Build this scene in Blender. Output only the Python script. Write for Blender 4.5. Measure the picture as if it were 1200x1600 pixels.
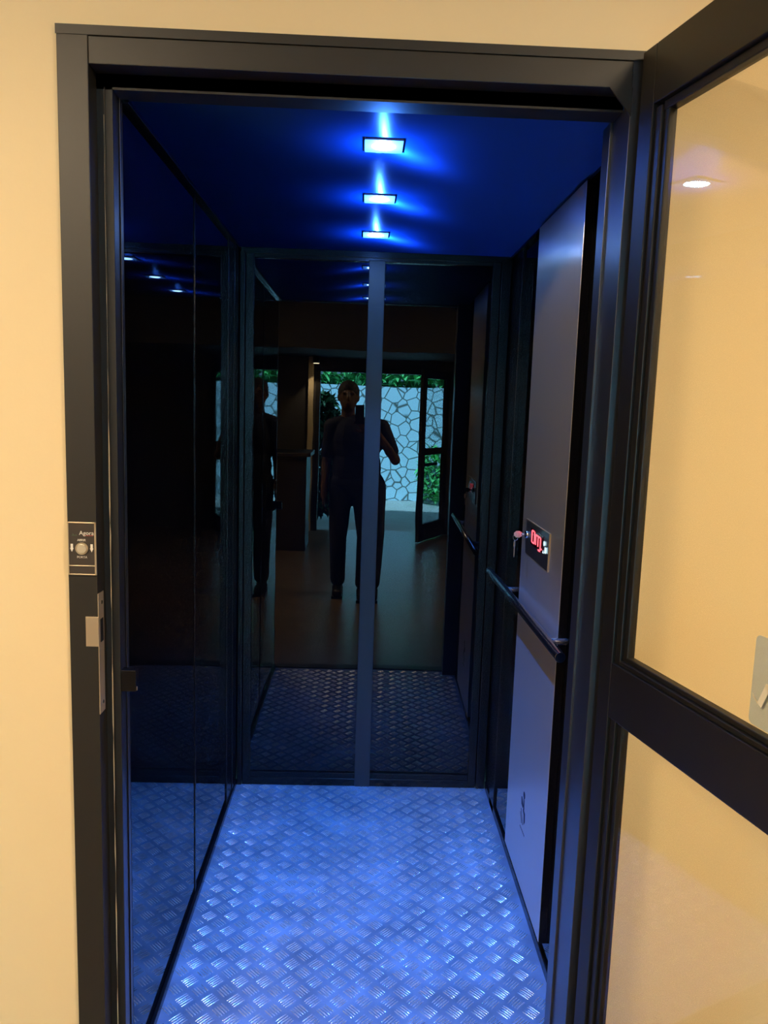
import bpy, bmesh, math, random
from mathutils import Vector, Matrix
from math import sin, cos, pi, sqrt, radians
random.seed(7)
for o in list(bpy.data.objects):
    bpy.data.objects.remove(o)
SC = bpy.context.scene
COL = SC.collection

# ---------------------------------------------------------------- camera, world, exposure
EYE = Vector((0, 0, 1.5))
_d = Vector((567 - 600, -(636 - 800), 1202)).normalized()       # optical-frame direction of world +Y
_up = -Vector((305 - 600, -(9900 - 800), 1202)).normalized()
_up = (_up - _up.dot(_d) * _d).normalized()
_r = _up.cross(_d)
if _r.x < 0:
    _r = -_r
Rr = Matrix((_r, _d, _up))
cr, cu, cf = Rr.col[0], Rr.col[1], Rr.col[2]
cam_data = bpy.data.cameras.new('camera')
cam = bpy.data.objects.new('camera', cam_data)
COL.objects.link(cam)
cam_data.sensor_fit = 'HORIZONTAL'
cam_data.sensor_width = 36
cam_data.lens = 36 * 1202 / 1200
cam_data.clip_start = 0.01
M = Matrix((cr, cu, -cf)).transposed().to_4x4()
M.translation = EYE
cam.matrix_world = M
SC.camera = cam

world = bpy.data.worlds.new('world')
SC.world = world
world.use_nodes = True
wn = world.node_tree.nodes['Background']
wn.inputs[0].default_value = (0.22, 0.66, 1.0, 1)
wn.inputs[1].default_value = 5.0
world.cycles.sampling_method = 'NONE'
sun_d = bpy.data.lights.new('sun', 'SUN')
sun_d.energy = 62.0
sun_d.color = (0.36, 0.76, 1.0)
sun_d.angle = radians(2)
sun = bpy.data.objects.new('sun', sun_d)
COL.objects.link(sun)
sun.rotation_euler = (radians(-40), 0, radians(14))               # shines down on the garden wall outside

SC.view_settings.view_transform = 'Standard'
SC.view_settings.look = 'None'
SC.view_settings.gamma = 1
SC.view_settings.exposure = 0.0
SC.view_settings.use_curve_mapping = False
SC.cycles.use_denoising = True
SC.cycles.denoising_prefilter = 'NONE'                             # keeps the fine ribs of the tread plate
SC.cycles.max_bounces = 10
SC.cycles.glossy_bounces = 6
SC.cycles.transparent_max_bounces = 12
SC.cycles.sample_clamp_indirect = 3
SC.cycles.caustics_reflective = True
SC.cycles.blur_glossy = 0.3

LED_COL = (0.055, 0.24, 1.0)
LED_W = 188.0
LED_DISC = 130.0
HALL_COL = (1.0, 0.755, 0.48)
HALL_PANELS = [(-1.30, -0.35, 67.0), (1.40, -0.35, 78.0)]        # x, y, radiance


# ---------------------------------------------------------------- materials
def mat(name, color=(.5, .5, .5), rough=.5, metal=0.0, ior=1.5, aniso=0.0, rot=0.0, emit=None, estr=0.0,
        bump=0.0, bscale=60.0, var=0.0, vscale=4.0, rvar=0.0, uvtan=False, coat=0.0, stretch=None):
    m = bpy.data.materials.new(name)
    m.use_nodes = True
    nt = m.node_tree
    b = nt.nodes['Principled BSDF']
    I = b.inputs
    I['Base Color'].default_value = (*color, 1)
    I['Roughness'].default_value = rough
    I['Metallic'].default_value = metal
    I['IOR'].default_value = ior
    I['Coat Weight'].default_value = coat
    if aniso:
        I['Anisotropic'].default_value = aniso
        I['Anisotropic Rotation'].default_value = rot
    if uvtan:
        t = nt.nodes.new('ShaderNodeTangent')
        t.direction_type = 'UV_MAP'
        t.uv_map = 'UVMap'
        nt.links.new(t.outputs[0], I['Tangent'])
    if emit:
        I['Emission Color'].default_value = (*emit, 1)
        I['Emission Strength'].default_value = estr
    tc = None
    if bump or var or rvar:
        tc = nt.nodes.new('ShaderNodeTexCoord')
        src = tc.outputs['Object']
        if stretch:
            mp = nt.nodes.new('ShaderNodeMapping')
            mp.inputs['Scale'].default_value = stretch
            nt.links.new(src, mp.inputs[0])
            src = mp.outputs[0]
    if bump:
        n = nt.nodes.new('ShaderNodeTexNoise')
        n.inputs['Scale'].default_value = bscale
        n.inputs['Detail'].default_value = 3
        nt.links.new(src, n.inputs['Vector'])
        bp = nt.nodes.new('ShaderNodeBump')
        bp.inputs['Strength'].default_value = 1
        bp.inputs['Distance'].default_value = bump
        nt.links.new(n.outputs['Fac'], bp.inputs['Height'])
        nt.links.new(bp.outputs[0], I['Normal'])
    if var or rvar:
        n2 = nt.nodes.new('ShaderNodeTexNoise')
        n2.inputs['Scale'].default_value = vscale
        n2.inputs['Detail'].default_value = 5
        n2.inputs['Roughness'].default_value = .6
        nt.links.new(src, n2.inputs['Vector'])
        if var:
            mr = nt.nodes.new('ShaderNodeMapRange')
            mr.inputs['From Min'].default_value = .3
            mr.inputs['From Max'].default_value = .7
            mr.inputs['To Min'].default_value = 1 - var
            mr.inputs['To Max'].default_value = 1 + var
            nt.links.new(n2.outputs['Fac'], mr.inputs[0])
            mx = nt.nodes.new('ShaderNodeVectorMath')
            mx.operation = 'SCALE'
            mx.inputs[0].default_value = color
            nt.links.new(mr.outputs[0], mx.inputs['Scale'])
            nt.links.new(mx.outputs[0], I['Base Color'])
        if rvar:
            mr = nt.nodes.new('ShaderNodeMapRange')
            mr.inputs['From Min'].default_value = .35
            mr.inputs['From Max'].default_value = .65
            mr.inputs['To Min'].default_value = rough - rvar
            mr.inputs['To Max'].default_value = rough + rvar
            nt.links.new(n2.outputs['Fac'], mr.inputs[0])
            nt.links.new(mr.outputs[0], I['Roughness'])
    return m


def pane_mat(name, tint, ior=1.5, frost=0.0, frost_col=(.7, .72, .7)):
    """clear architectural glass: tinted transparency plus fresnel mirror"""
    m = bpy.data.materials.new(name)
    m.use_nodes = True
    nt = m.node_tree
    nt.nodes.clear()
    out = nt.nodes.new('ShaderNodeOutputMaterial')
    tr = nt.nodes.new('ShaderNodeBsdfTransparent')
    tr.inputs[0].default_value = (*tint, 1)
    gl = nt.nodes.new('ShaderNodeBsdfGlossy')
    gl.inputs['Roughness'].default_value = 0.0
    fr = nt.nodes.new('ShaderNodeFresnel')
    ge = nt.nodes.new('ShaderNodeNewGeometry')                     # same mirror strength entering and leaving the slab
    mr = nt.nodes.new('ShaderNodeMapRange')
    mr.inputs['To Min'].default_value = ior
    mr.inputs['To Max'].default_value = 1 / ior
    nt.links.new(ge.outputs['Backfacing'], mr.inputs[0])
    nt.links.new(mr.outputs[0], fr.inputs['IOR'])
    mx = nt.nodes.new('ShaderNodeMixShader')
    nt.links.new(fr.outputs[0], mx.inputs[0])
    nt.links.new(tr.outputs[0], mx.inputs[1])
    nt.links.new(gl.outputs[0], mx.inputs[2])
    nt.links.new(mx.outputs[0], out.inputs[0])
    return m


BLACK = mat('satin black powder coat', (.017, .0155, .0125), .46, bump=.00006, bscale=900)
BLACKD = mat('dark rubber and gap', (.008, .008, .008), .6)
POST = mat('semi gloss black lacquered profile', (.004, .004, .005), .27, ior=1.42, bump=.00003, bscale=400)
STRIP = mat('satin graphite metal strip', (.055, .06, .07), .45, metal=.8)
GLASSK = mat('black back painted glass', (.0015, .0015, .0018), .012, ior=1.62, bump=.00035, bscale=1.3)
GLASSR = mat('black glossy rear glass', (.0015, .0016, .002), .006, ior=1.56, bump=.0006, bscale=1.6)
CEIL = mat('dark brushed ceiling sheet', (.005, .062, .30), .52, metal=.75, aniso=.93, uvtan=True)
PLATE = mat('aluminium tread plate', (.18, .22, .28), .40, metal=.4, var=.32, vscale=6, rvar=.10)
RIBS = mat('worn polished rib', (.90, .90, .90), .17, metal=.78)
STEEL = mat('brushed stainless steel', (.76, .75, .74), .29, metal=.78, aniso=.92, uvtan=True)
CHROME = mat('polished chrome', (.75, .76, .78), .08, metal=1.0)
BRUSHC = mat('satin chrome', (.85, .86, .88), .24, metal=.9)
RAILM = mat('polished rail tube', (.45, .46, .50), .20, metal=1.0)
LINING = mat('satin dark steel lining', (.14, .145, .16), .32, metal=.9)
LAMPTRIM = mat('white aluminium lamp trim', (.11, .11, .115), .5)
LENS = mat('lit lamp lens', (.9, .9, .9), .4, emit=(.30, .58, 1.0), estr=LED_DISC)
CREAM = mat('cream painted plaster', (.83, .672, .405), .75, bump=.0004, bscale=35, var=.02, vscale=2)
DARKW = mat('dark grey brown wall paint', (.05, .045, .04), .8)
HCEIL = mat('grey hall ceiling', (.30, .27, .23), .9)
TILE = mat('brown hall floor tile', (.15, .105, .070), .28, var=.25, vscale=5)
WOOD = mat('dark counter wood', (.02, .014, .010), .45, var=.2, vscale=6)
DOORK = mat('satin black door profile', (.008, .0075, .0065), .44, bump=.00006, bscale=900)
PANE = pane_mat('clear door glass', (.955, .945, .90))
PANE2 = pane_mat('clear entrance glass', (.96, .98, .98))
BRASS = mat('stainless strike', (.70, .58, .40), .34, metal=.7, bump=.00005, bscale=200)
WHITEINK = mat('white print', (.80, .78, .72), .6)
REDINK = mat('red print', (.55, .09, .07), .6)
GREENINK = mat('dull green print', (.055, .085, .045), .6)
PUTTY = mat('cream sealant bead', (.62, .52, .36), .7, bump=.002, bscale=60)
FACE = mat('dark call plate film', (.045, .036, .030), .45)
BUTTON = mat('pearl button cap', (.62, .56, .44), .35, metal=.3)
REDLED = mat('red lit display segment', (.9, .1, .1), .5, emit=(1.0, .10, .13), estr=2.2)
REDBACK = mat('dark red display window', (.06, .004, .008), .15)
CYANLED = mat('white lit indicator', (.8, .9, .9), .5, emit=(.65, .95, 1.0), estr=1.1)
STICKER = mat('pale grey frosted sticker', (.86, .95, 1.0), .6, bump=.0002, bscale=120, var=.05, vscale=9)
STICKSYM = mat('cream sticker symbol', (1.0, .94, .72), .6)
NAVYINK = mat('dark navy print', (.006, .008, .03), .5)
KEYM = mat('nickel key', (.62, .58, .50), .3, metal=1.0)
SKIN = mat('skin', (.12, .065, .042), .5)
HAIRM = mat('dark cropped hair', (.02, .015, .012), .7, bump=.002, bscale=300)
SHIRT = mat('dark navy cotton', (.010, .014, .035), .8)
JEANS = mat('dark blue denim', (.018, .026, .060), .8)
SHOE = mat('dark shoe leather', (.02, .018, .016), .45)
STONE = bpy.data.materials.new('garden stone wall')
STONE.use_nodes = True
_nt = STONE.node_tree
_v = _nt.nodes.new('ShaderNodeTexVoronoi'); _v.feature = 'DISTANCE_TO_EDGE'; _v.inputs['Scale'].default_value = 5.5
_tc = _nt.nodes.new('ShaderNodeTexCoord'); _nt.links.new(_tc.outputs['Object'], _v.inputs['Vector'])
_cr = _nt.nodes.new('ShaderNodeValToRGB'); _nt.links.new(_v.outputs['Distance'], _cr.inputs[0])
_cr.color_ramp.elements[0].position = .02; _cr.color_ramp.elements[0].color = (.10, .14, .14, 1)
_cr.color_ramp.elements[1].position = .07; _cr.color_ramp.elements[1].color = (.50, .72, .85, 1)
_nt.links.new(_cr.outputs[0], _nt.nodes['Principled BSDF'].inputs['Base Color'])
_nt.nodes['Principled BSDF'].inputs['Roughness'].default_value = .9
LEAF = mat('bright green leaf', (.14, .62, .20), .6, var=.3, vscale=8)
LEAFD = mat('dark green leaf', (.02, .09, .03), .6, var=.3, vscale=8)
PAVE = mat('pale paving', (.50, .52, .50), .8, var=.1)
HPANEL = {}


def emit_mat(name, col, s):
    m = bpy.data.materials.new(name)
    m.use_nodes = True
    b = m.node_tree.nodes['Principled BSDF'].inputs
    b['Base Color'].default_value = (.8, .8, .8, 1)
    b['Emission Color'].default_value = (*col, 1)
    b['Emission Strength'].default_value = s
    return m


# ---------------------------------------------------------------- mesh builder
class MB:
    def __init__(s):
        s.v = []; s.f = []; s.m = []; s.sm = []

    def add(s, vs, fs, mi=0, smooth=False):
        n = len(s.v)
        s.v += [tuple(v) for v in vs]
        for f in fs:
            s.f.append([i + n for i in f]); s.m.append(mi); s.sm.append(smooth)
        return s

    def box(s, x0, x1, y0, y1, z0, z1, mi=0, M=None):
        vs = [(x, y, z) for x in (x0, x1) for y in (y0, y1) for z in (z0, z1)]
        if M is not None:
            vs = [M @ Vector(v) for v in vs]
        return s.add(vs, [(0, 1, 3, 2), (4, 6, 7, 5), (0, 4, 5, 1), (2, 3, 7, 6), (0, 2, 6, 4), (1, 5, 7, 3)], mi)

    def poly(s, pts, thick, M=None, mi=0):
        """extrude an outline (x, y) by thick along +z, then transform"""
        n = len(pts)
        a = sum(pts[i][0] * pts[(i + 1) % n][1] - pts[(i + 1) % n][0] * pts[i][1] for i in range(n))
        if a < 0:
            pts = pts[::-1]
        vs = [Vector((p[0], p[1], 0)) for p in pts] + [Vector((p[0], p[1], thick)) for p in pts]
        if M is not None:
            vs = [M @ v for v in vs]
        fs = [tuple(range(n))[::-1], tuple(range(n, 2 * n))] + [(i, (i + 1) % n, n + (i + 1) % n, n + i) for i in range(n)]
        return s.add(vs, fs, mi)

    def tube(s, path, r, seg=16, cap=True, mi=0):
        path = [Vector(p) for p in path]
        rs = r if isinstance(r, (list, tuple)) else [r] * len(path)
        n0 = len(s.v); vs = []
        t = (path[1] - path[0]).normalized()
        a = Vector((0, 0, 1)) if abs(t.z) < .9 else Vector((1, 0, 0))
        u = t.cross(a).normalized()
        for i, p in enumerate(path):
            if i == 0: t = (path[1] - path[0])
            elif i == len(path) - 1: t = (path[-1] - path[-2])
            else: t = (path[i + 1] - path[i - 1])
            t.normalize()
            u = (u - u.dot(t) * t).normalized()
            w = t.cross(u)
            vs += [p + (u * cos(2 * pi * k / seg) + w * sin(2 * pi * k / seg)) * rs[i] for k in range(seg)]
        fs = []
        for i in range(len(path) - 1):
            for k in range(seg):
                k2 = (k + 1) % seg
                fs.append((i * seg + k, i * seg + k2, (i + 1) * seg + k2, (i + 1) * seg + k))
        s.add(vs, fs, mi, True)
        if cap:
            s.f.append([n0 + k for k in range(seg)][::-1]); s.m.append(mi); s.sm.append(False)
            b = n0 + (len(path) - 1) * seg
            s.f.append([b + k for k in range(seg)]); s.m.append(mi); s.sm.append(False)
        return s

    def ell(s, c, r, M=None, seg=16, ring=10, mi=0):
        vs = []
        for i in range(ring + 1):
            th = pi * i / ring
            for k in range(seg):
                ph = 2 * pi * k / seg
                v = Vector((r[0] * sin(th) * cos(ph), r[1] * sin(th) * sin(ph), r[2] * cos(th)))
                if M is not None: v = M @ v
                vs.append(v + Vector(c))
        fs = []
        for i in range(ring):
            for k in range(seg):
                k2 = (k + 1) % seg
                fs.append((i * seg + k, (i + 1) * seg + k, (i + 1) * seg + k2, i * seg + k2))
        return s.add(vs, fs, mi, True)

    def caps(s, a, b, ra, rb, seg=14):
        """tapered capsule"""
        a = Vector(a); b = Vector(b)
        d = (b - a); L = d.length; d.normalize()
        pth = []; rr = []
        for k in range(5):
            t = (k / 4) * pi / 2
            pth.append(a - d * ra * cos(t) * .999); rr.append(max(ra * sin(t), .0004))
        for k in range(1, 4):
            pth.append(a + d * L * k / 4); rr.append(ra + (rb - ra) * k / 4)
        for k in range(5):
            t = (k / 4) * pi / 2
            pth.append(b + d * rb * sin(t)); rr.append(max(rb * cos(t), .0004))
        return s.tube(pth, rr, seg)

    def build(s, name, mats, parent=None, bevel=0, uv=None, loc=None):
        me = bpy.data.meshes.new(name)
        vs = s.v
        if loc is not None:
            L = Vector(loc); vs = [tuple(Vector(v) - L) for v in vs]
        me.from_pydata(vs, [], s.f)
        if not isinstance(mats, (list, tuple)): mats = [mats]
        for m in mats: me.materials.append(m)
        me.polygons.foreach_set('material_index', s.m)
        me.polygons.foreach_set('use_smooth', s.sm)
        if uv:
            a, b = Vector(uv[0]), Vector(uv[1])
            ul = me.uv_layers.new(name='UVMap')
            dat = []
            for lp in me.loops:
                c = me.vertices[lp.vertex_index].co
                dat += [c.dot(a), c.dot(b)]
            ul.data.foreach_set('uv', dat)
        me.update()
        o = bpy.data.objects.new(name, me)
        COL.objects.link(o)
        if loc is not None and parent is None: o.location = loc
        if parent is not None: o.parent = parent
        if bevel:
            bv = o.modifiers.new('bevel', 'BEVEL')
            bv.width = bevel; bv.segments = 2; bv.limit_method = 'ANGLE'
            bv.harden_normals = False
        return o


def thing(name, label, cat, loc=(0, 0, 0), group=None):
    o = bpy.data.objects.new(name, None)
    o.empty_display_size = .05
    COL.objects.link(o)
    o.location = loc
    o['label'] = label; o['category'] = cat
    if group: o['group'] = group
    return o


def tag(o, label, cat, group=None):
    o['label'] = label; o['category'] = cat
    if group: o['group'] = group
    return o


def keep(o, root):
    """parent o (built in world coordinates) to root without moving it"""
    o.parent = root
    o.matrix_parent_inverse = Matrix.Translation(root.location).inverted() if root.parent is None else Matrix.Identity(4)
    return o


def part(mb, name, m, root, label=None, **k):
    o = mb.build(name, m, **k)
    keep(o, root)
    if label: o['label'] = label
    return o


def sub(mb, name, m, par, label=None, **k):
    o = mb.build(name, m, **k)
    o.parent = par
    if label: o['label'] = label
    return o


def struct(mb, name, m, **k):
    o = mb.build(name, m, **k)
    o['kind'] = 'structure'
    return o


def text_mb(body, size, M, thick=.0006, align='CENTER'):
    cu_ = bpy.data.curves.new('t', 'FONT')
    cu_.body = body; cu_.size = size; cu_.align_x = align; cu_.align_y = 'CENTER'
    cu_.extrude = thick / 2; cu_.resolution_u = 3
    to = bpy.data.objects.new('t', cu_)
    COL.objects.link(to)
    dg = bpy.context.evaluated_depsgraph_get()
    me = to.evaluated_get(dg).to_mesh()
    mb = MB()
    mb.add([M @ v.co for v in me.vertices], [tuple(p.vertices) for p in me.polygons])
    to.evaluated_get(dg).to_mesh_clear()
    bpy.data.objects.remove(to)
    bpy.data.curves.remove(cu_)
    return mb


def ring_pts(cx, cy, r, a0, a1, w, n=24):
    o = [(cx + r * cos(a0 + (a1 - a0) * k / n), cy + r * sin(a0 + (a1 - a0) * k / n)) for k in range(n + 1)]
    i = [(cx + (r - w) * cos(a0 + (a1 - a0) * k / n), cy + (r - w) * sin(a0 + (a1 - a0) * k / n)) for k in range(n, -1, -1)]
    return o + i


def disc_pts(cx, cy, r, n=24, ry=None):
    return [(cx + r * cos(2 * pi * k / n), cy + (ry or r) * sin(2 * pi * k / n)) for k in range(n)]


# ================================================================ SETTING: the lift car
XL, XR = -0.458, 0.530            # floor edges
YF, YR = 1.545, 2.900
ZC = 2.060

# floor: tread plate with raised five-bar ribs
fl = MB()
fl.box(XL - .004, XR + .004, YF, YR, -.03, 0)
P_ = .065
ax, ay = .403, 1.742


def rib(cx, cy, ang):
    L, W, H = .0345, .0041, .0017
    ca, sa = cos(ang), sin(ang)
    st = [(-.5, .12), (-.42, .62), (-.25, .92), (0, 1), (.25, .92), (.42, .62), (.5, .12)]
    pr = [(-.5, 0), (-.36, .62), (-.15, .95), (.15, .95), (.36, .62), (.5, 0)]
    vs = []
    for (t, k) in st:
        for (w, hh) in pr:
            x = t * L; y = w * W * k
            vs.append((cx + x * ca - y * sa, cy + x * sa + y * ca, H * hh * k if hh else -.0002))
    n = len(pr)
    fs = [(i * n + j, (i + 1) * n + j, (i + 1) * n + j + 1, i * n + j + 1) for i in range(len(st) - 1) for j in range(n - 1)]
    fl.add(vs, fs, 1, True)


for i in range(-16, 6):
    for j in range(-6, 22):
        for kind in (0, 1):
            gx = ax + (i + .5 * kind) * P_; gy = ay + (j + .5 * kind) * P_
            if gx < XL - .02 or gx > XR + .02 or gy < YF - .02 or gy > YR + .02: continue
            ang = -pi / 4 if kind == 0 else pi / 4
            px_, py_ = -sin(ang), cos(ang)
            for k in range(-2, 3):
                cx_, cy_ = gx + px_ * .0070 * k, gy + py_ * .0070 * k
                if XL + .010 < cx_ < XR - .010 and YF + .012 < cy_ < YR - .008:
                    rib(cx_, cy_, ang)
_s = Vector((.29, .57, 0)).normalized()
floor = struct(fl, 'floor', [PLATE, RIBS], uv=((-_s.y, _s.x, 0), (_s.x, _s.y, 0)))

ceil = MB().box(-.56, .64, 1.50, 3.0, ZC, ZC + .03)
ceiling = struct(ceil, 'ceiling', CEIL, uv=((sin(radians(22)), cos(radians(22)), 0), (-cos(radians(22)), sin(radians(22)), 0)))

# left wall: black glass panes, seam cover, rear post
wl = struct(MB().box(-.52, -.478, 1.52, 3.0, -.03, ZC), 'wall_left', BLACKD)
sub(MB().box(-.478, -.468, 1.550, 2.168, .0, ZC - .004), 'glass_panel', GLASSK, wl)
sub(MB().box(-.478, -.468, 2.180, 2.70, .0, ZC - .004), 'glass_panel', GLASSK, wl)
sub(MB().box(-.478, -.4655, 2.168, 2.180, .0, ZC - .004), 'seam_profile', POST, wl, bevel=.001)
sub(MB().box(-.478, -.464, 2.70, 2.80, 0, ZC - .004).box(-.478, -.461, 2.803, 2.90, 0, ZC - .004), 'corner_post', POST, wl, bevel=.0015)
# rear wall
wr = struct(MB().box(-.56, .64, 2.935, 3.0, -.03, ZC), 'wall_rear', BLACKD)
# right wall
wg = struct(MB().box(.547, .60, 1.52, 3.0, -.03, ZC), 'wall_right', BLACKD)
sub(MB().box(.537, .547, 1.60, 2.70, .0, ZC - .004), 'glass_panel', GLASSK, wg)
sub(MB().box(.530, .547, 2.70, 2.785, 0, ZC - .004).box(.534, .547, 2.787, 2.90, 0, ZC - .004), 'corner_post', POST, wg, bevel=.0015)
# skirtings and ceiling angles
struct(MB().box(-.468, XL, YF, YR, 0, .022), 'baseboard_left', POST, bevel=.002)
struct(MB().box(XR, .537, YF, YR, 0, .030), 'baseboard_right', POST, bevel=.002)
struct(MB().box(-.468, -.455, YF, YR, ZC - .010, ZC), 'trim_1', POST, bevel=.001)
struct(MB().box(.524, .537, YF, YR, ZC - .010, ZC), 'trim_2', POST, bevel=.001)
struct(MB().box(-.455, .524, YR - .006, YR + .01, ZC - .022, ZC), 'trim_3', POST, bevel=.001)

# rear door leaf of two tilted black panes with a satin centre strip
rd = thing('rear_door', 'black glossy glass rear door of the lift with a satin centre strip', 'door', (.035, 2.9, 0))
part(MB().box(-.458, -.440, 2.892, 2.93, 0, 2.045).box(-.438, -.408, 2.897, 2.93, 0, 2.045), 'side_profile', POST, rd, bevel=.0015)
part(MB().box(.462, .492, 2.897, 2.93, 0, 2.045).box(.494, .528, 2.892, 2.93, 0, 2.045), 'side_profile', POST, rd, bevel=.0015)
part(MB().box(-.408, .462, 2.897, 2.93, .0, .030).box(-.408, .462, 2.901, 2.93, .030, .052), 'bottom_rail', POST, rd, bevel=.0015)
part(MB().box(-.408, .462, 2.899, 2.93, 2.025, 2.045), 'top_rail', POST, rd, bevel=.0015)


def tilted(x0, x1, y, slope, z0, z1):
    xm = (x0 + x1) / 2
    pts = [(x0, y + slope * (x0 - xm)), (x1, y + slope * (x1 - xm)), (x1, y + .008 + slope * (x1 - xm)), (x0, y + .008 + slope * (x0 - xm))]
    return MB().poly(pts, z1 - z0, Matrix.Translation((0, 0, z0)))


part(tilted(-.408, .036, 2.910, .0005, .05, 2.027), 'glass_pane', GLASSR, rd)
part(tilted(.036, .462, 2.912, -.013, .05, 2.027), 'glass_pane', GLASSR, rd)
part(MB().box(.008, .068, 2.894, 2.906, .0, 2.030), 'centre_strip', STRIP, rd, 'satin blue-grey metal strip', bevel=.002)

# ================================================================ SETTING: the hall
WY0, WY1 = 1.466, 1.52            # wall with the lift doorway
HX0, HX1, HY0, HZ = -2.4, 2.6, -3.4, 2.62
wf = MB()
wf.box(HX0, -.552, WY0, WY1, -.03, HZ).box(.528, HX1, WY0, WY1, -.03, HZ).box(-.552, .528, WY0, WY1, 2.143, HZ)
struct(wf, 'wall_front', CREAM)
struct(MB().box(HX0 - .1, HX1 + .1, HY0 - .1, YF - .004, -.05, 0), 'floor_hall', TILE)
struct(MB().box(HX0 - .1, HX1 + .1, HY0 - .1, WY1, HZ, HZ + .05), 'ceiling_hall', HCEIL)
struct(MB().box(HX0 - .1, HX0, HY0 - .1, WY1, 0, HZ), 'wall_hall_left', CREAM)
struct(MB().box(HX1, HX1 + .1, HY0 - .1, WY1, 0, HZ), 'wall_hall_right', CREAM)
DX0, DX1, DZ = -.56, .88, 1.95
struct(MB().box(HX0, DX0, HY0 - .1, HY0, 0, HZ).box(DX1, HX1, HY0 - .1, HY0, 0, HZ).box(DX0, DX1, HY0 - .1, HY0, DZ, HZ), 'wall_hall_back', DARKW)
struct(MB().box(XL, .47, 1.470, YF - .005, 0, .004), 'trim_4', STRIP)

# ================================================================ lift door frame
df = thing('door_frame', 'black satin steel frame set in the cream wall around the lift doorway', 'door frame', (-.01, 1.46, 0))
jl = MB()
jl.box(-.554, -.499, 1.458, 1.500, 0, 2.143)                       # face
jl.box(-.545, -.4845, 1.500, 1.512, 0, 2.09)                       # stop
jl.box(-.545, -.4838, 1.512, 1.552, 0, 2.09)
part(jl, 'left_jamb', BLACK, df, bevel=.0015)
part(MB().box(-.4840, -.4708, 1.500, 1.503, 0, 2.075), 'stop_strip', BLACKD, df)
part(MB().box(-.4795, -.471, 1.5032, 1.552, 0, 2.075).box(-.4695, -.4685, 1.535, 1.556, 0, 2.075), 'inner_lining', LINING, df, bevel=.001)
part(MB().box(-.4988, .4668, 1.4585, 1.500, 2.082, 2.128), 'header', BLACK, df, bevel=.0015)
part(MB().box(-.555, .529, 1.4565, 1.4575, 2.1285, 2.145).box(-.4988, .4668, 1.4575, 1.500, 2.1285, 2.143), 'header_cap', BLACK, df, bevel=.001)
part(MB().box(-.499, .466, 1.500, 1.552, 2.056, 2.15), 'header_stop', BLACKD, df)
jr = MB()
jr.box(.467, .528, 1.462, 1.560, 0, 2.143)
jr.box(.462, .545, 1.560, 1.605, 0, 2.06)
part(jr, 'right_jamb', LINING, df, bevel=.001)
part(MB().poly([(.425, 2.0835), (.468, 2.0835), (.468, 2.036)], .004, Matrix(((1, 0, 0, 0), (0, 0, -1, 1.462), (0, 1, 0, 0), (0, 0, 0, 1)))),
     'corner_gusset', BLACK, df)
# ragged sealant bead in the rebate of the left jamb
sb = MB(); z = .02; path = []; rad = []
while z < 2.03:
    path.append((-.4865 + random.uniform(-.0004, .0004), 1.4985, z))
    r = random.choice([.0012, .0009, .0002, .0014, .0003]) if z < 1.45 else random.choice([.0002, .0004, .0001])
    rad.append(r); z += random.uniform(.02, .06)
part(sb.tube(path, rad, 8), 'sealant_bead', PUTTY, df, 'ragged cream sealant bead')

# strike plate
sp = thing('strike_plate', 'silver latch strike plate with square lip let into the left jamb', 'strike plate', (-.497, 1.458, 1.0))
part(MB().box(-.4988, -.4972, 1.456, 1.486, .886, 1.128), 'long_plate', BRASS, sp, bevel=.0004)
part(MB().box(-.522, -.4972, 1.4548, 1.4566, 1.024, 1.083), 'lip', BRASS, sp, bevel=.0004)
for zz in (.906, 1.108):
    part(MB().tube([(-.4972, 1.473, zz), (-.4962, 1.473, zz)], .004, 12), 'screw', CHROME, sp)
part(MB().box(-.4973, -.4964, 1.464, 1.480, 1.030, 1.076), 'bolt_hole', BLACKD, sp)

# call station on the left jamb
cs = thing('call_station', 'small dark call button plate with silver rim on the left jamb', 'call button', (-.5265, 1.458, 1.216))
Mc = Matrix(((1, 0, 0, -.5255), (0, 0, -1, 1.4568), (0, 1, 0, 1.216), (0, 0, 0, 1)))
w_, h_ = .0265, .0510
rim = MB()
for a, b, c, d in ((-w_, w_, h_ - .0022, h_), (-w_, w_, -h_, -h_ + .0022), (-w_, -w_ + .0016, -h_, h_), (w_ - .0032, w_, -h_, h_), (-w_, w_, -.0338, -.0322)):
    rim.box(a, b, c, d, 0, .0030, M=Mc)
part(MB().box(-w_ + .0005, w_ - .0005, -h_ + .0005, h_ - .0005, 0, .0018, M=Mc), 'face_plate', FACE, cs)
part(rim, 'rim', BRASS, cs, bevel=.0003)
btn = part(MB().tube([Mc @ Vector((-.0005, .0005, .001)), Mc @ Vector((-.0005, .0005, .0045))], .0118, 28), 'button_ring', BRASS, cs)
part(MB().tube([Mc @ Vector((-.0005, .0005, .003)), Mc @ Vector((-.0005, .0005, .0058))], .0090, 28), 'button', BUTTON, cs, bevel=.0006)
for sx in (-.0195, .0178):
    arr = MB()
    arr.poly([(sx - .0022, .009), (sx + .0022, .009), (sx + .0022, .001), (sx + .0034, .001), (sx, -.0065), (sx - .0034, .001), (sx - .0022, .001)], .0004, Mc @ Matrix.Translation((0, 0, .0019)))
    part(arr, 'arrow_mark', WHITEINK, cs)
T = lambda x, y: Mc @ Matrix.Translation((x, y, .0021))
part(text_mb('Agora', .0112, T(.0085, .0300), .0003), 'logo_text', WHITEINK, cs)
part(text_mb('ELEVADORES', .0030, T(.0120, .0254), .0003), 'logo_subtext', REDINK, cs)
part(text_mb('ABRIR', .0060, T(-.0010, .0165), .0003), 'upper_text', WHITEINK, cs)
part(text_mb('PORTA', .0060, T(-.0005, -.0165), .0003), 'lower_text', WHITEINK, cs)
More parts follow.
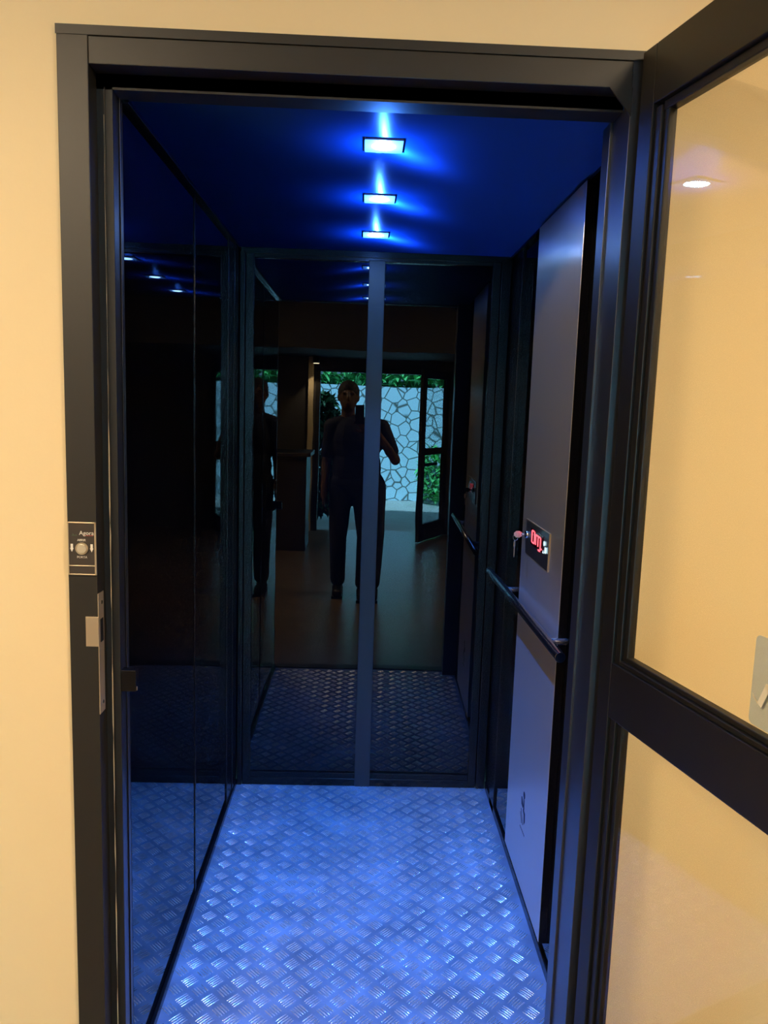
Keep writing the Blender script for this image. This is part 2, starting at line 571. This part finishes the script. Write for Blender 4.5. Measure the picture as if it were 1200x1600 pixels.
part(MB().poly([(-.020, .0245), (-.017, .029), (-.014, .0255), (-.011, .028), (-.009, .0245)], .0003, Mc @ Matrix.Translation((0, 0, .0019))), 'logo_mark', GREENINK, cs)

# lock keep box on the inner side of the left jamb
lb = thing('lock_box', 'small black door lock box projecting inside the left jamb', 'lock', (-.455, 1.51, .94))
part(MB().box(-.4705, -.4405, 1.500, 1.520, .917, .961), 'case', POST, lb, bevel=.001)
part(MB().box(-.4405, -.4385, 1.502, 1.516, .919, .928), 'latch_tip', CHROME, lb, bevel=.0005)

# ================================================================ open swing door
ud = Vector((.224, -.975, 0)).normalized()
nd = Vector((.975, .224, 0)).normalized()
Md = Matrix(((ud.x, nd.x, 0, .476), (ud.y, nd.y, 0, 1.447), (0, 0, 1, 0), (0, 0, 0, 1)))      # local: x along leaf, y outward, z up
LW = .90
sd = thing('swing_door', 'open black framed glass door swung out on the right of the doorway', 'door', (.476, 1.45, 0))
TH = .040


def lbox(mb, a, b, y0, y1, z0, z1):
    return mb.box(a, b, y0, y1, z0, z1, M=Md)


st = MB(); lbox(st, .006, .048, 0, TH, .012, 2.135); lbox(st, .0485, .066, .006, TH - .006, .09, 2.03); lbox(st, .0665, .080, .012, TH - .012, .09, 2.03)
part(st, 'hinge_stile', DOORK, sd, bevel=.0018)
st = MB(); lbox(st, LW - .055, LW, 0, TH, .012, 2.135); lbox(st, LW - .07, LW - .055, .008, TH - .008, .09, 2.03)
part(st, 'lock_stile', DOORK, sd, bevel=.0018)
st = MB(); lbox(st, .048, LW - .055, 0, TH, 2.035, 2.135); lbox(st, .066, LW - .07, .010, TH - .010, 2.020, 2.035)
part(st, 'top_rail', DOORK, sd, bevel=.0018)
st = MB(); lbox(st, .048, LW - .055, 0, TH, .926, 1.034); lbox(st, .066, LW - .07, .005, TH - .005, 1.034, 1.043); lbox(st, .066, LW - .07, .012, TH - .012, 1.043, 1.052)
lbox(st, .066, LW - .07, .010, TH - .010, .918, .926)
part(st, 'middle_rail', DOORK, sd, bevel=.0018)
st = MB(); lbox(st, .048, LW - .055, 0, TH, .012, .100)
part(st, 'bottom_rail', DOORK, sd, bevel=.0018)
up = MB(); lbox(up, .072, LW - .062, .017, .023, 1.048, 2.028)
part(up, 'upper_pane', PANE, sd)
lp = MB(); lbox(lp, .072, LW - .062, .017, .023, .096, .922)
part(lp, 'lower_pane', PANE, sd)
for z in (.25, 1.05, 1.90):
    h = MB(); h.tube([Md @ Vector((.004, TH + .005, z)), Md @ Vector((.004, TH + .005, z + .09))], .005, 14)
    h = part(h, 'hinge', BLACK, sd)
# frosted sticker on the far side of the upper pane (mirrored wheelchair symbol)
Ms = Md @ Matrix(((1, 0, 0, .3865), (0, 0, 1, .0232), (0, 1, 0, 1.055), (0, 0, 0, 1)))
S_ = .135
rr = .009
pts = []
for (cx_, cy_, a0) in ((S_ - rr, S_ - rr, 0), (rr, S_ - rr, pi / 2), (rr, rr, pi), (S_ - rr, rr, 1.5 * pi)):
    pts += [(cx_ + rr * cos(a0 + k * pi / 8), cy_ + rr * sin(a0 + k * pi / 8)) for k in range(5)]
stk = part(MB().poly(pts, .0004, Ms), 'sticker', STICKER, sd, 'pale grey rounded square sticker')
sy = MB(); Mi = Ms @ Matrix.Translation((0, 0, -.0068))
for poly in (ring_pts(.078, .040, .034, radians(150), radians(395), .009), disc_pts(.070, .115, .010),
             [(.062, .100), (.078, .100), (.080, .066), (.064, .066)], [(.070, .074), (.035, .072), (.035, .062), (.075, .062)],
             [(.035, .072), (.044, .068), (.030, .034), (.021, .038)], [(.021, .038), (.030, .034), (.013, .044), (.010, .050)]):
    sy.poly(poly, .0004, Mi)
part(sy, 'sticker_symbol', STICKSYM, sd)

# ================================================================ downlights
LY = [1.745, 2.172, 2.61]
LN = ['nearest of the three square recessed ceiling downlights, largest in the photo', 'middle one of the three square recessed ceiling downlights',
      'farthest of the three square recessed ceiling downlights, closest to the rear door']
LX = [.029, .029, .026]
for y, lab, x in zip(LY, LN, LX):
    t = thing('downlight', lab, 'downlight', (x, y, ZC), 'recessed lift ceiling downlights')
    tr = MB(); hw = .041; n = 32; zz = ZC - .004; ri = .0265
    sq = []
    for k in range(n):
        a = 2 * pi * k / n
        c, s_ = cos(a), sin(a); m_ = max(abs(c), abs(s_))
        sq.append((hw * c / m_, hw * s_ / m_))
    ci = [(ri * cos(2 * pi * k / n), ri * sin(2 * pi * k / n)) for k in range(n)]
    vs = [(x + p[0], y + p[1], zz) for p in sq] + [(x + p[0], y + p[1], zz) for p in ci] + [(x + p[0], y + p[1], ZC) for p in sq] + [(x + p[0] * .95, y + p[1] * .95, ZC - .0005) for p in ci]
    fs = []
    for k in range(n):
        k2 = (k + 1) % n
        fs += [(k, n + k, n + k2, k2), (k2, 2 * n + k2, 2 * n + k, k), (n + k, 3 * n + k, 3 * n + k2, n + k2)]
    tr.add(vs, fs)
    part(tr, 'trim_plate', LAMPTRIM, t)
    part(MB().tube([(x, y, ZC - .0012), (x, y, ZC - .0030), (x, y, ZC - .0046)], [.0255, .0250, .0200], 32), 'lens', LENS, t, 'glowing round lens')
    lg = bpy.data.lights.new('added_ceiling_glow', 'SPOT')                  # added helper spot aimed upwards to brighten the ceiling around the lens
    lg.spot_size = radians(176); lg.spot_blend = .25
    lg.energy = LED_W * .062; lg.color = LED_COL; lg.shadow_soft_size = .003
    go = bpy.data.objects.new('added_ceiling_glow', lg); COL.objects.link(go); go.location = (x, y, ZC - .034); go.rotation_euler = (pi, 0, 0)
    keep(go, t)
    ld = bpy.data.lights.new('lamp', 'SPOT')
    ld.spot_size = radians(62); ld.spot_blend = .9
    ld.energy = LED_W; ld.color = LED_COL; ld.shadow_soft_size = .010
    lo = bpy.data.objects.new('lamp', ld); COL.objects.link(lo); lo.location = (x, y, ZC - .016)
    keep(lo, t)

# ================================================================ stainless control column
SX = .515
cc = thing('control_column', 'tall brushed stainless steel control column on the right wall of the lift', 'control panel', (SX, 2.14, 0))
part(MB().box(SX + .001, .5365, 1.8945, 1.8965, .076, 2.051), 'casing_side', POST, cc, 'dark side cover of the casing')
part(MB().box(SX, .5365, 1.897, 2.390, .078, 2.050), 'steel_casing', STEEL, cc, bevel=.0015, uv=((0, 1, 0), (0, 0, 1)))
Mp = Matrix(((0, 0, -1, SX), (-1, 0, 0, 2.175), (0, 1, 0, 1.125), (0, 0, 0, 1)))        # local x: towards the viewer (-Y), y up, z out of wall
part(MB().box(-.145, .145, -.052, .052, 0, .003, M=Mp), 'display_plate', mat('polished inset plate', (.55, .55, .56), .30, metal=1.0), cc, 'mirror polished display plate', bevel=.0006)
edge = MB()
edge.box(.1435, .1465, -.0525, .0535, 0, .0042, M=Mp).box(-.1465, .1435, .0505, .0530, 0, .0036, M=Mp)
part(edge, 'plate_rim', BRASS, cc)
part(MB().box(-.075, .085, -.012, .036, .002, .0045, M=Mp), 'display_window', REDBACK, cc)
sg = MB(); zt = .0047


def stroke(p, q, w=.0045):
    p = Vector((*p, 0)); q = Vector((*q, 0)); d = (q - p).normalized(); n_ = Vector((-d.y, d.x, 0)) * w / 2
    e = d * w * .4
    sg.poly([tuple((p - e + n_).xy), tuple((p - e - n_).xy), tuple((q + e - n_).xy), tuple((q + e + n_).xy)], .0008, Mp @ Matrix.Translation((0, 0, zt)))


W = .009
stroke((-.055, .000), (-.055, .027), W); stroke((-.022, .000), (-.022, .027), W)
stroke((-.050, .031), (-.027, .031), .0038); stroke((-.050, -.0035), (-.027, -.0035), .0038)
stroke((-.006, .000), (-.006, .022), W); stroke((.024, .000), (.024, .024), W); stroke((.054, -.006), (.054, .022), W)
stroke((-.002, .0255), (.050, .0255), .0038)
stroke((.030, -.0125), (.050, -.0125), .0045); stroke((.062, -.004), (.070, -.004), .004)
part(sg, 'display_digits', REDLED, cc, 'glowing red display characters')
lt = MB()
lt.poly(disc_pts(.098, .018, .007, 12), .0008, Mp @ Matrix.Translation((0, 0, .0048)))
lt.poly([(.108, -.006), (.122, -.006), (.122, .010), (.108, .010)], .0008, Mp @ Matrix.Translation((0, 0, .0048)))
lt.poly([(.085, -.010), (.097, -.010), (.091, -.002)], .0008, Mp @ Matrix.Translation((0, 0, .0048)))
part(lt, 'indicator_lights', CYANLED, cc)
part(MB().tube([Mp @ Vector((-.105, .010, .002)), Mp @ Vector((-.105, .010, .014))], .011, 24), 'key_switch', CHROME, cc)
# printed pictogram low on the casing
Mg = Matrix(((0, 0, -1, SX - .0002), (-1, 0, 0, 2.155), (0, 1, 0, .32), (0, 0, 0, 1)))
pg = MB()
for poly in (disc_pts(.004, .046, .012, 16, .011), [(-.002, .034), (.010, .034), (.014, .004), (.000, .004)],
             [(-.030, .026), (-.020, .030), (.000, .010), (-.006, .000), (-.026, .004)],
             [(.000, .006), (.026, -.002), (.030, -.026), (.018, -.040), (.010, -.012), (-.002, -.006)],
             [(-.030, -.012), (-.024, -.010), (.008, -.046), (.002, -.050)], [(-.036, -.026), (-.032, -.024), (-.010, -.050), (-.014, -.053)]):
    pg.poly(poly, .0003, Mg)
for k in range(6):
    pg.box(-.030 + k * .011, -.022 + k * .011, -.070, -.066, 0, .0003, M=Mg)
part(pg, 'pictogram', NAVYINK, cc, 'small dark printed pictogram')

# keys hanging in the switch
kr = thing('key_ring', 'silver key in the control panel switch with a second key dangling', 'keys', tuple(Mp @ Vector((-.105, .010, .016))))
kc = Mp @ Vector((-.105, .010, .014))
k1 = MB().tube([kc, kc + Vector((-.012, 0, 0))], .0035, 12)
k1.poly([(0, -.005), (.008, -.010), (.018, -.010), (.025, -.004), (.025, .004), (.018, .010), (.008, .010), (0, .005)], .0025,
        Matrix(((-1, 0, 0, kc.x - .010), (0, 0, 1, kc.y - .001), (0, 1, 0, kc.z), (0, 0, 0, 1))))
part(k1, 'inserted_key', mat('bright nickel key', (.85, .9, .92), .25, metal=1.0), kr)
rg = [(kc.x - .030 + .007 * cos(a), kc.y + .004 * sin(a), kc.z - .010 + .009 * sin(a)) for a in [2 * pi * k / 20 for k in range(21)]]
part(MB().tube(rg, .0009, 8, cap=False), 'split_ring', CHROME, kr)
k2 = MB()
kx, kz = kc.x - .030, kc.z - .020
k2.poly([(-.002, 0), (.002, 0), (.011, -.004), (.012, -.016), (.004, -.024), (.003, -.050), (.000, -.053), (-.003, -.050), (-.004, -.024), (-.012, -.016), (-.011, -.004)], .002,
        Matrix(((-.35, 0, -.9, kx), (-.9, 0, .35, kc.y), (0, 1, 0, kz + .002), (0, 0, 0, 1))))
part(k2, 'hanging_key', KEYM, kr)

# ================================================================ handrail
hr = thing('handrail', 'horizontal polished tube handrail beside the stainless column', 'handrail', (.475, 2.2, .932))
part(MB().tube([(.475, 1.715, .938), (.475, 1.7155, .938), (.475, 2.2, .933), (.475, 2.73, .926)], .0125, 24), 'rail_tube', RAILM, hr)
part(MB().tube([(.475, 1.7152, .938), (.475, 1.7128, .938)], [.0130, .0122], 24), 'end_cap', CHROME, hr, 'bright ringed end cap')
for y, zz in ((1.882, .937), (2.475, .930)):
    b = part(MB().tube([(.477, y, zz - .004), (.487, y, zz - .010), (.500, y, zz - .012), (.536, y, zz - .012)], .0085, 16), 'bracket', BRUSHC, hr)

# ================================================================ hall lamps and furniture
for (x, y, L), lab in zip(HALL_PANELS, ('square warm ceiling panel lamp on the left side of the hall', 'square warm ceiling panel lamp on the right side of the hall')):
    t = thing('ceiling_panel_lamp', lab, 'ceiling lamp', (x, y, HZ), 'hall ceiling panel lamps')
    em = emit_mat('warm lamp diffuser', HALL_COL, L)
    part(MB().box(x - .32, x + .32, y - .32, y + .32, HZ - .02, HZ), 'frame', mat('white lamp frame', (.8, .8, .78), .5), t)
    part(MB().box(x - .30, x + .30, y - .30, y + .30, HZ - .026, HZ - .0202), 'diffuser', em, t)

SZ = 2.06
struct(MB().box(-1.8, 1.8, HY0, -2.05, SZ, HZ), 'ceiling_entrance', DARKW)
struct(MB().box(-.645, -.585, HY0, HY0 + .05, .0, SZ), 'trim_5', CREAM)
t = thing('spot_lamp', 'small warm ceiling spot lamp above the entrance corner', 'ceiling lamp', (-.55, -3.22, SZ))
sl = bpy.data.lights.new('bulb', 'SPOT'); sl.energy = 60; sl.color = (1, .78, .5); sl.spot_size = radians(70); sl.spot_blend = .6; sl.shadow_soft_size = .01
so_ = bpy.data.objects.new('bulb', sl); COL.objects.link(so_); so_.location = (-.55, -3.22, SZ - .10); so_.rotation_euler = (radians(-12), radians(4), 0); keep(so_, t)
part(MB().tube([(-.55, -3.22, SZ), (-.55, -3.22, SZ - .08)], .04, 20), 'housing', BLACKD, t)
part(MB().tube([(-.55, -3.22, SZ - .08), (-.55, -3.22, SZ - .084)], .034, 20), 'bulb_lens', emit_mat('warm spot lens', (1, .8, .5), 30), t)

rc = thing('reception_counter', 'dark wooden reception counter at the left of the hall entrance', 'counter', (-1.1, -2.3, 0))
part(MB().box(-1.7, -.55, -2.6, -2.05, 0, .98), 'body', WOOD, rc, bevel=.004)
part(MB().box(-1.74, -.51, -2.64, -2.0, .98, 1.02), 'countertop', WOOD, rc, bevel=.004)

ed = thing('entrance_door', 'half open glass entrance door with dark frame and push bar', 'door', (.86, -3.38, 0))
Me = Matrix.Translation((.84, -3.36, 0)) @ Matrix.Rotation(radians(180 - 62), 4, 'Z')
f = MB()
f.box(0, .10, -.02, .02, .01, 1.93, M=Me).box(.62, .72, -.02, .02, .01, 1.93, M=Me).box(.10, .62, -.02, .02, 1.84, 1.93, M=Me).box(.10, .62, -.02, .02, .01, .20, M=Me).box(.1, .62, -.02, .02, .98, 1.06, M=Me)
part(f, 'frame', BLACK, ed, bevel=.002)
part(MB().box(.10, .62, -.004, .004, .2, .98, M=Me).box(.10, .62, -.004, .004, 1.06, 1.84, M=Me), 'pane', PANE2, ed)
part(MB().tube([Me @ Vector((.12, .06, .86)), Me @ Vector((.60, .06, .86))], .018, 14), 'push_bar', BLACKD, ed)
ef = thing('entrance_frame', 'black frame around the hall entrance opening to the garden', 'door frame', (DX0, HY0, 0))
part(MB().box(DX0, DX0 + .05, HY0 - .09, HY0 + .01, 0, DZ), 'jamb', BLACK, ef, bevel=.002)
part(MB().box(DX1 - .05, DX1, HY0 - .09, HY0 + .01, 0, DZ), 'jamb', BLACK, ef, bevel=.002)
part(MB().box(DX0, DX1, HY0 - .09, HY0 + .01, DZ - .05, DZ), 'head', BLACK, ef, bevel=.002)

# garden
struct(MB().box(-9, 9, -14, HY0 - .1, -.12, -.05), 'ground_garden', PAVE)
gw = MB().box(-8, 8, -7.6, -7.0, -.05, 1.85)
tag(gw.build('stone_garden_wall', STONE), 'grey stone retaining wall in the garden outside the entrance', 'wall')


def bush(name, label, cx, cy, z0, rx, ry, rz, n, m, size=.09):
    mb = MB()
    for _ in range(n):
        a, b = random.uniform(0, 2 * pi), random.uniform(-1, 1)
        r = random.uniform(.6, 1) ** .5
        q = sqrt(1 - b * b)
        c = Vector((cx + rx * r * q * cos(a), cy + ry * r * q * sin(a), z0 + rz + rz * r * b))
        R_ = Matrix.Rotation(random.uniform(0, 2 * pi), 3, 'Z') @ Matrix.Rotation(random.uniform(-1.2, 1.2), 3, 'X')
        s = size * random.uniform(.6, 1.2)
        mb.add([c + R_ @ Vector(p) for p in ((0, -s, 0), (s * .45, 0, .12 * s), (0, s, 0), (-s * .45, 0, .12 * s))], [(0, 1, 2, 3)])
    mb.tube([(cx, cy, max(0, z0 - .05)), (cx, cy, z0 + rz)], .03, 8, mi=1)
    return tag(mb.build(name, [m, WOOD]), label, 'shrub')


bush('hedge', 'bright green hedge growing above the stone wall', .3, -7.4, 1.80, 3.2, .5, .45, 2600, LEAF, .16)
bush('dark_shrub', 'dark green shrub on the left outside the entrance', -.52, -4.6, .0, .28, .3, .84, 1300, LEAFD, .10)
bush('small_shrub', 'small green shrub at the foot of the stone wall', .95, -6.6, .0, .3, .3, .45, 500, LEAF, .08)

# ================================================================ person holding a phone (seen reflected)
pr = thing('person', 'person in dark t-shirt and jeans holding up a phone, seen in the dark glass', 'person', (-.10, -.26, 0))
B = MB(); Y0 = -.27
# head, neck
B.ell((-.115, Y0, 1.575), (.074, .094, .108), seg=24, ring=18)
B.ell((-.115, Y0 + .030, 1.525), (.058, .070, .070))
B.caps((-.115, Y0 - .015, 1.40), (-.115, Y0 - .005, 1.52), .058, .053)
B.ell((-.115, Y0 + .098, 1.565), (.014, .022, .026)); B.ell((-.115, Y0 + .090, 1.59), (.010, .014, .03))
B.ell((-.115, Y0 + .088, 1.522), (.026, .014, .010))
for s in (-1, 1):
    B.ell((-.115 + s * .076, Y0 - .005, 1.57), (.012, .022, .032))
    B.ell((-.115 + s * .030, Y0 + .082, 1.602), (.022, .012, .009))
    B.caps((-.10 + s * .06, Y0 - .01, 1.38), (-.09 + s * .15, Y0 - .005, 1.345), .055, .056)
B.ell((-.085, Y0, 1.23), (.145, .105, .20)); B.ell((-.078, Y0, 1.02), (.135, .100, .18)); B.ell((-.07, Y0, .90), (.145, .105, .12))
legs = (((-.155, Y0, .88), (-.165, Y0 + .02, .48), (-.160, Y0 - .01, .09)), ((.02, Y0, .88), (.050, Y0 + .06, .49), (.035, Y0 + .10, .09)))
for hp, kn, an in legs:
    B.caps(hp, kn, .088, .056); B.caps(kn, an, .056, .038)
    B.caps((an[0], an[1] - .03, .045), (an[0], an[1] + .16, .035), .036, .030)
# left arm hangs, right arm raised
LS, LE, LWr = (-.235, Y0, 1.345), (-.275, Y0 - .02, 1.06), (-.285, Y0 + .07, .82)
RS, RE, RW = (.07, Y0, 1.345), (.185, Y0 + .02, 1.09), (.045, Y0 + .150, 1.295)
for a, b, c in ((LS, LE, LWr), (RS, RE, RW)):
    B.caps(a, b, .048, .040); B.caps(b, c, .040, .027)


def hand(w, palm_dir, across, nrm, curl):
    w = Vector(w); d = Vector(palm_dir).normalized(); a = Vector(across).normalized(); n_ = Vector(nrm).normalized()
    B.caps(w, w + d * .03, .026, .026)
    for k in range(4):
        kn = w + d * .085 + a * (-.030 + .020 * k)
        B.caps(w + d * .02 + a * (-.018 + .012 * k), kn, .015, .0115)
        L_ = [.060, .068, .072, .064][3 - k] * (.85 if k == 3 else 1)
        p = kn; ang = 0
        for j, fr in enumerate((.45, .32, .23)):
            ang += curl[j]
            q = p + (d * cos(ang) + n_ * sin(ang)) * L_ * 1.15 * fr
            B.caps(p, q, .0090 - .0010 * j, .0082 - .0010 * j, 10)
            p = q
    th = w + d * .03 - a * .025
    t1 = th + d * .030 - a * .026 + n_ * .012
    B.caps(th, t1, .014, .0115, 10); B.caps(t1, t1 + d * .030 - a * .008 + n_ * .010, .0105, .0085, 10)


hand(LWr, (0, .12, -1), (0, 1, 0), (1, 0, 0), (.3, .35, .3))
hand(RW, (-.35, .45, .75), (0.75, 0, .45), (-.6, .45, 0), (.5, .7, .5))
bo = part(B, 'body', SKIN, pr)
rm = bo.modifiers.new('remesh', 'REMESH'); rm.mode = 'VOXEL'; rm.voxel_size = .0065; rm.use_smooth_shade = True
sm = bo.modifiers.new('smooth', 'SMOOTH'); sm.iterations = 3; sm.factor = .5
H = MB(); H.ell((-.115, Y0 - .018, 1.612), (.085, .101, .092), seg=24, ring=16)
part(H, 'hair', HAIRM, pr)
S = MB()
S.ell((-.085, Y0, 1.23), (.162, .125, .21)); S.ell((-.078, Y0, 1.02), (.152, .120, .22)); S.caps((-.14, Y0, .90), (.00, Y0, .90), .105, .105)
for s in (-1, 1):
    S.caps((-.10 + s * .05, Y0 - .01, 1.375), (-.09 + s * .15, Y0 - .005, 1.345), .062, .066)
S.caps(LS, Vector(LS).lerp(Vector(LE), .72), .064, .058); S.caps(RS, Vector(RS).lerp(Vector(RE), .72), .064, .058)
so = part(S, 't_shirt', SHIRT, pr)
rm = so.modifiers.new('remesh', 'REMESH'); rm.mode = 'VOXEL'; rm.voxel_size = .010; rm.use_smooth_shade = True
J = MB(); J.ell((-.068, Y0, .90), (.158, .118, .13))
for hp, kn, an in legs:
    J.caps(hp, kn, .098, .072); J.caps(kn, (an[0], an[1], .12), .070, .058)
jo = part(J, 'jeans', JEANS, pr)
rm = jo.modifiers.new('remesh', 'REMESH'); rm.mode = 'VOXEL'; rm.voxel_size = .010; rm.use_smooth_shade = True
for hp, kn, an in legs:
    q = MB().caps((an[0], an[1] - .035, .045), (an[0], an[1] + .165, .040), .043, .038).box(an[0] - .043, an[0] + .043, an[1] - .075, an[1] + .20, .0, .022)
    part(q, 'shoe', SHOE, pr)

ph = thing('phone', 'dark smartphone held upright by the person in the reflection', 'phone', (0, -.02, 1.45))
Mf = M @ Matrix(((1, 0, 0, 0), (0, 1, 0, 0), (0, 0, 1, 0), (0, 0, 0, 1)))
part(MB().box(-.058, .014, -.132, .014, .006, .014, M=Mf), 'shell', BLACKD, ph, bevel=.003)
part(MB().box(-.055, .011, -.129, .011, .0142, .0146, M=Mf), 'screen', emit_mat('phone screen', (.3, .35, .5), .4), ph)
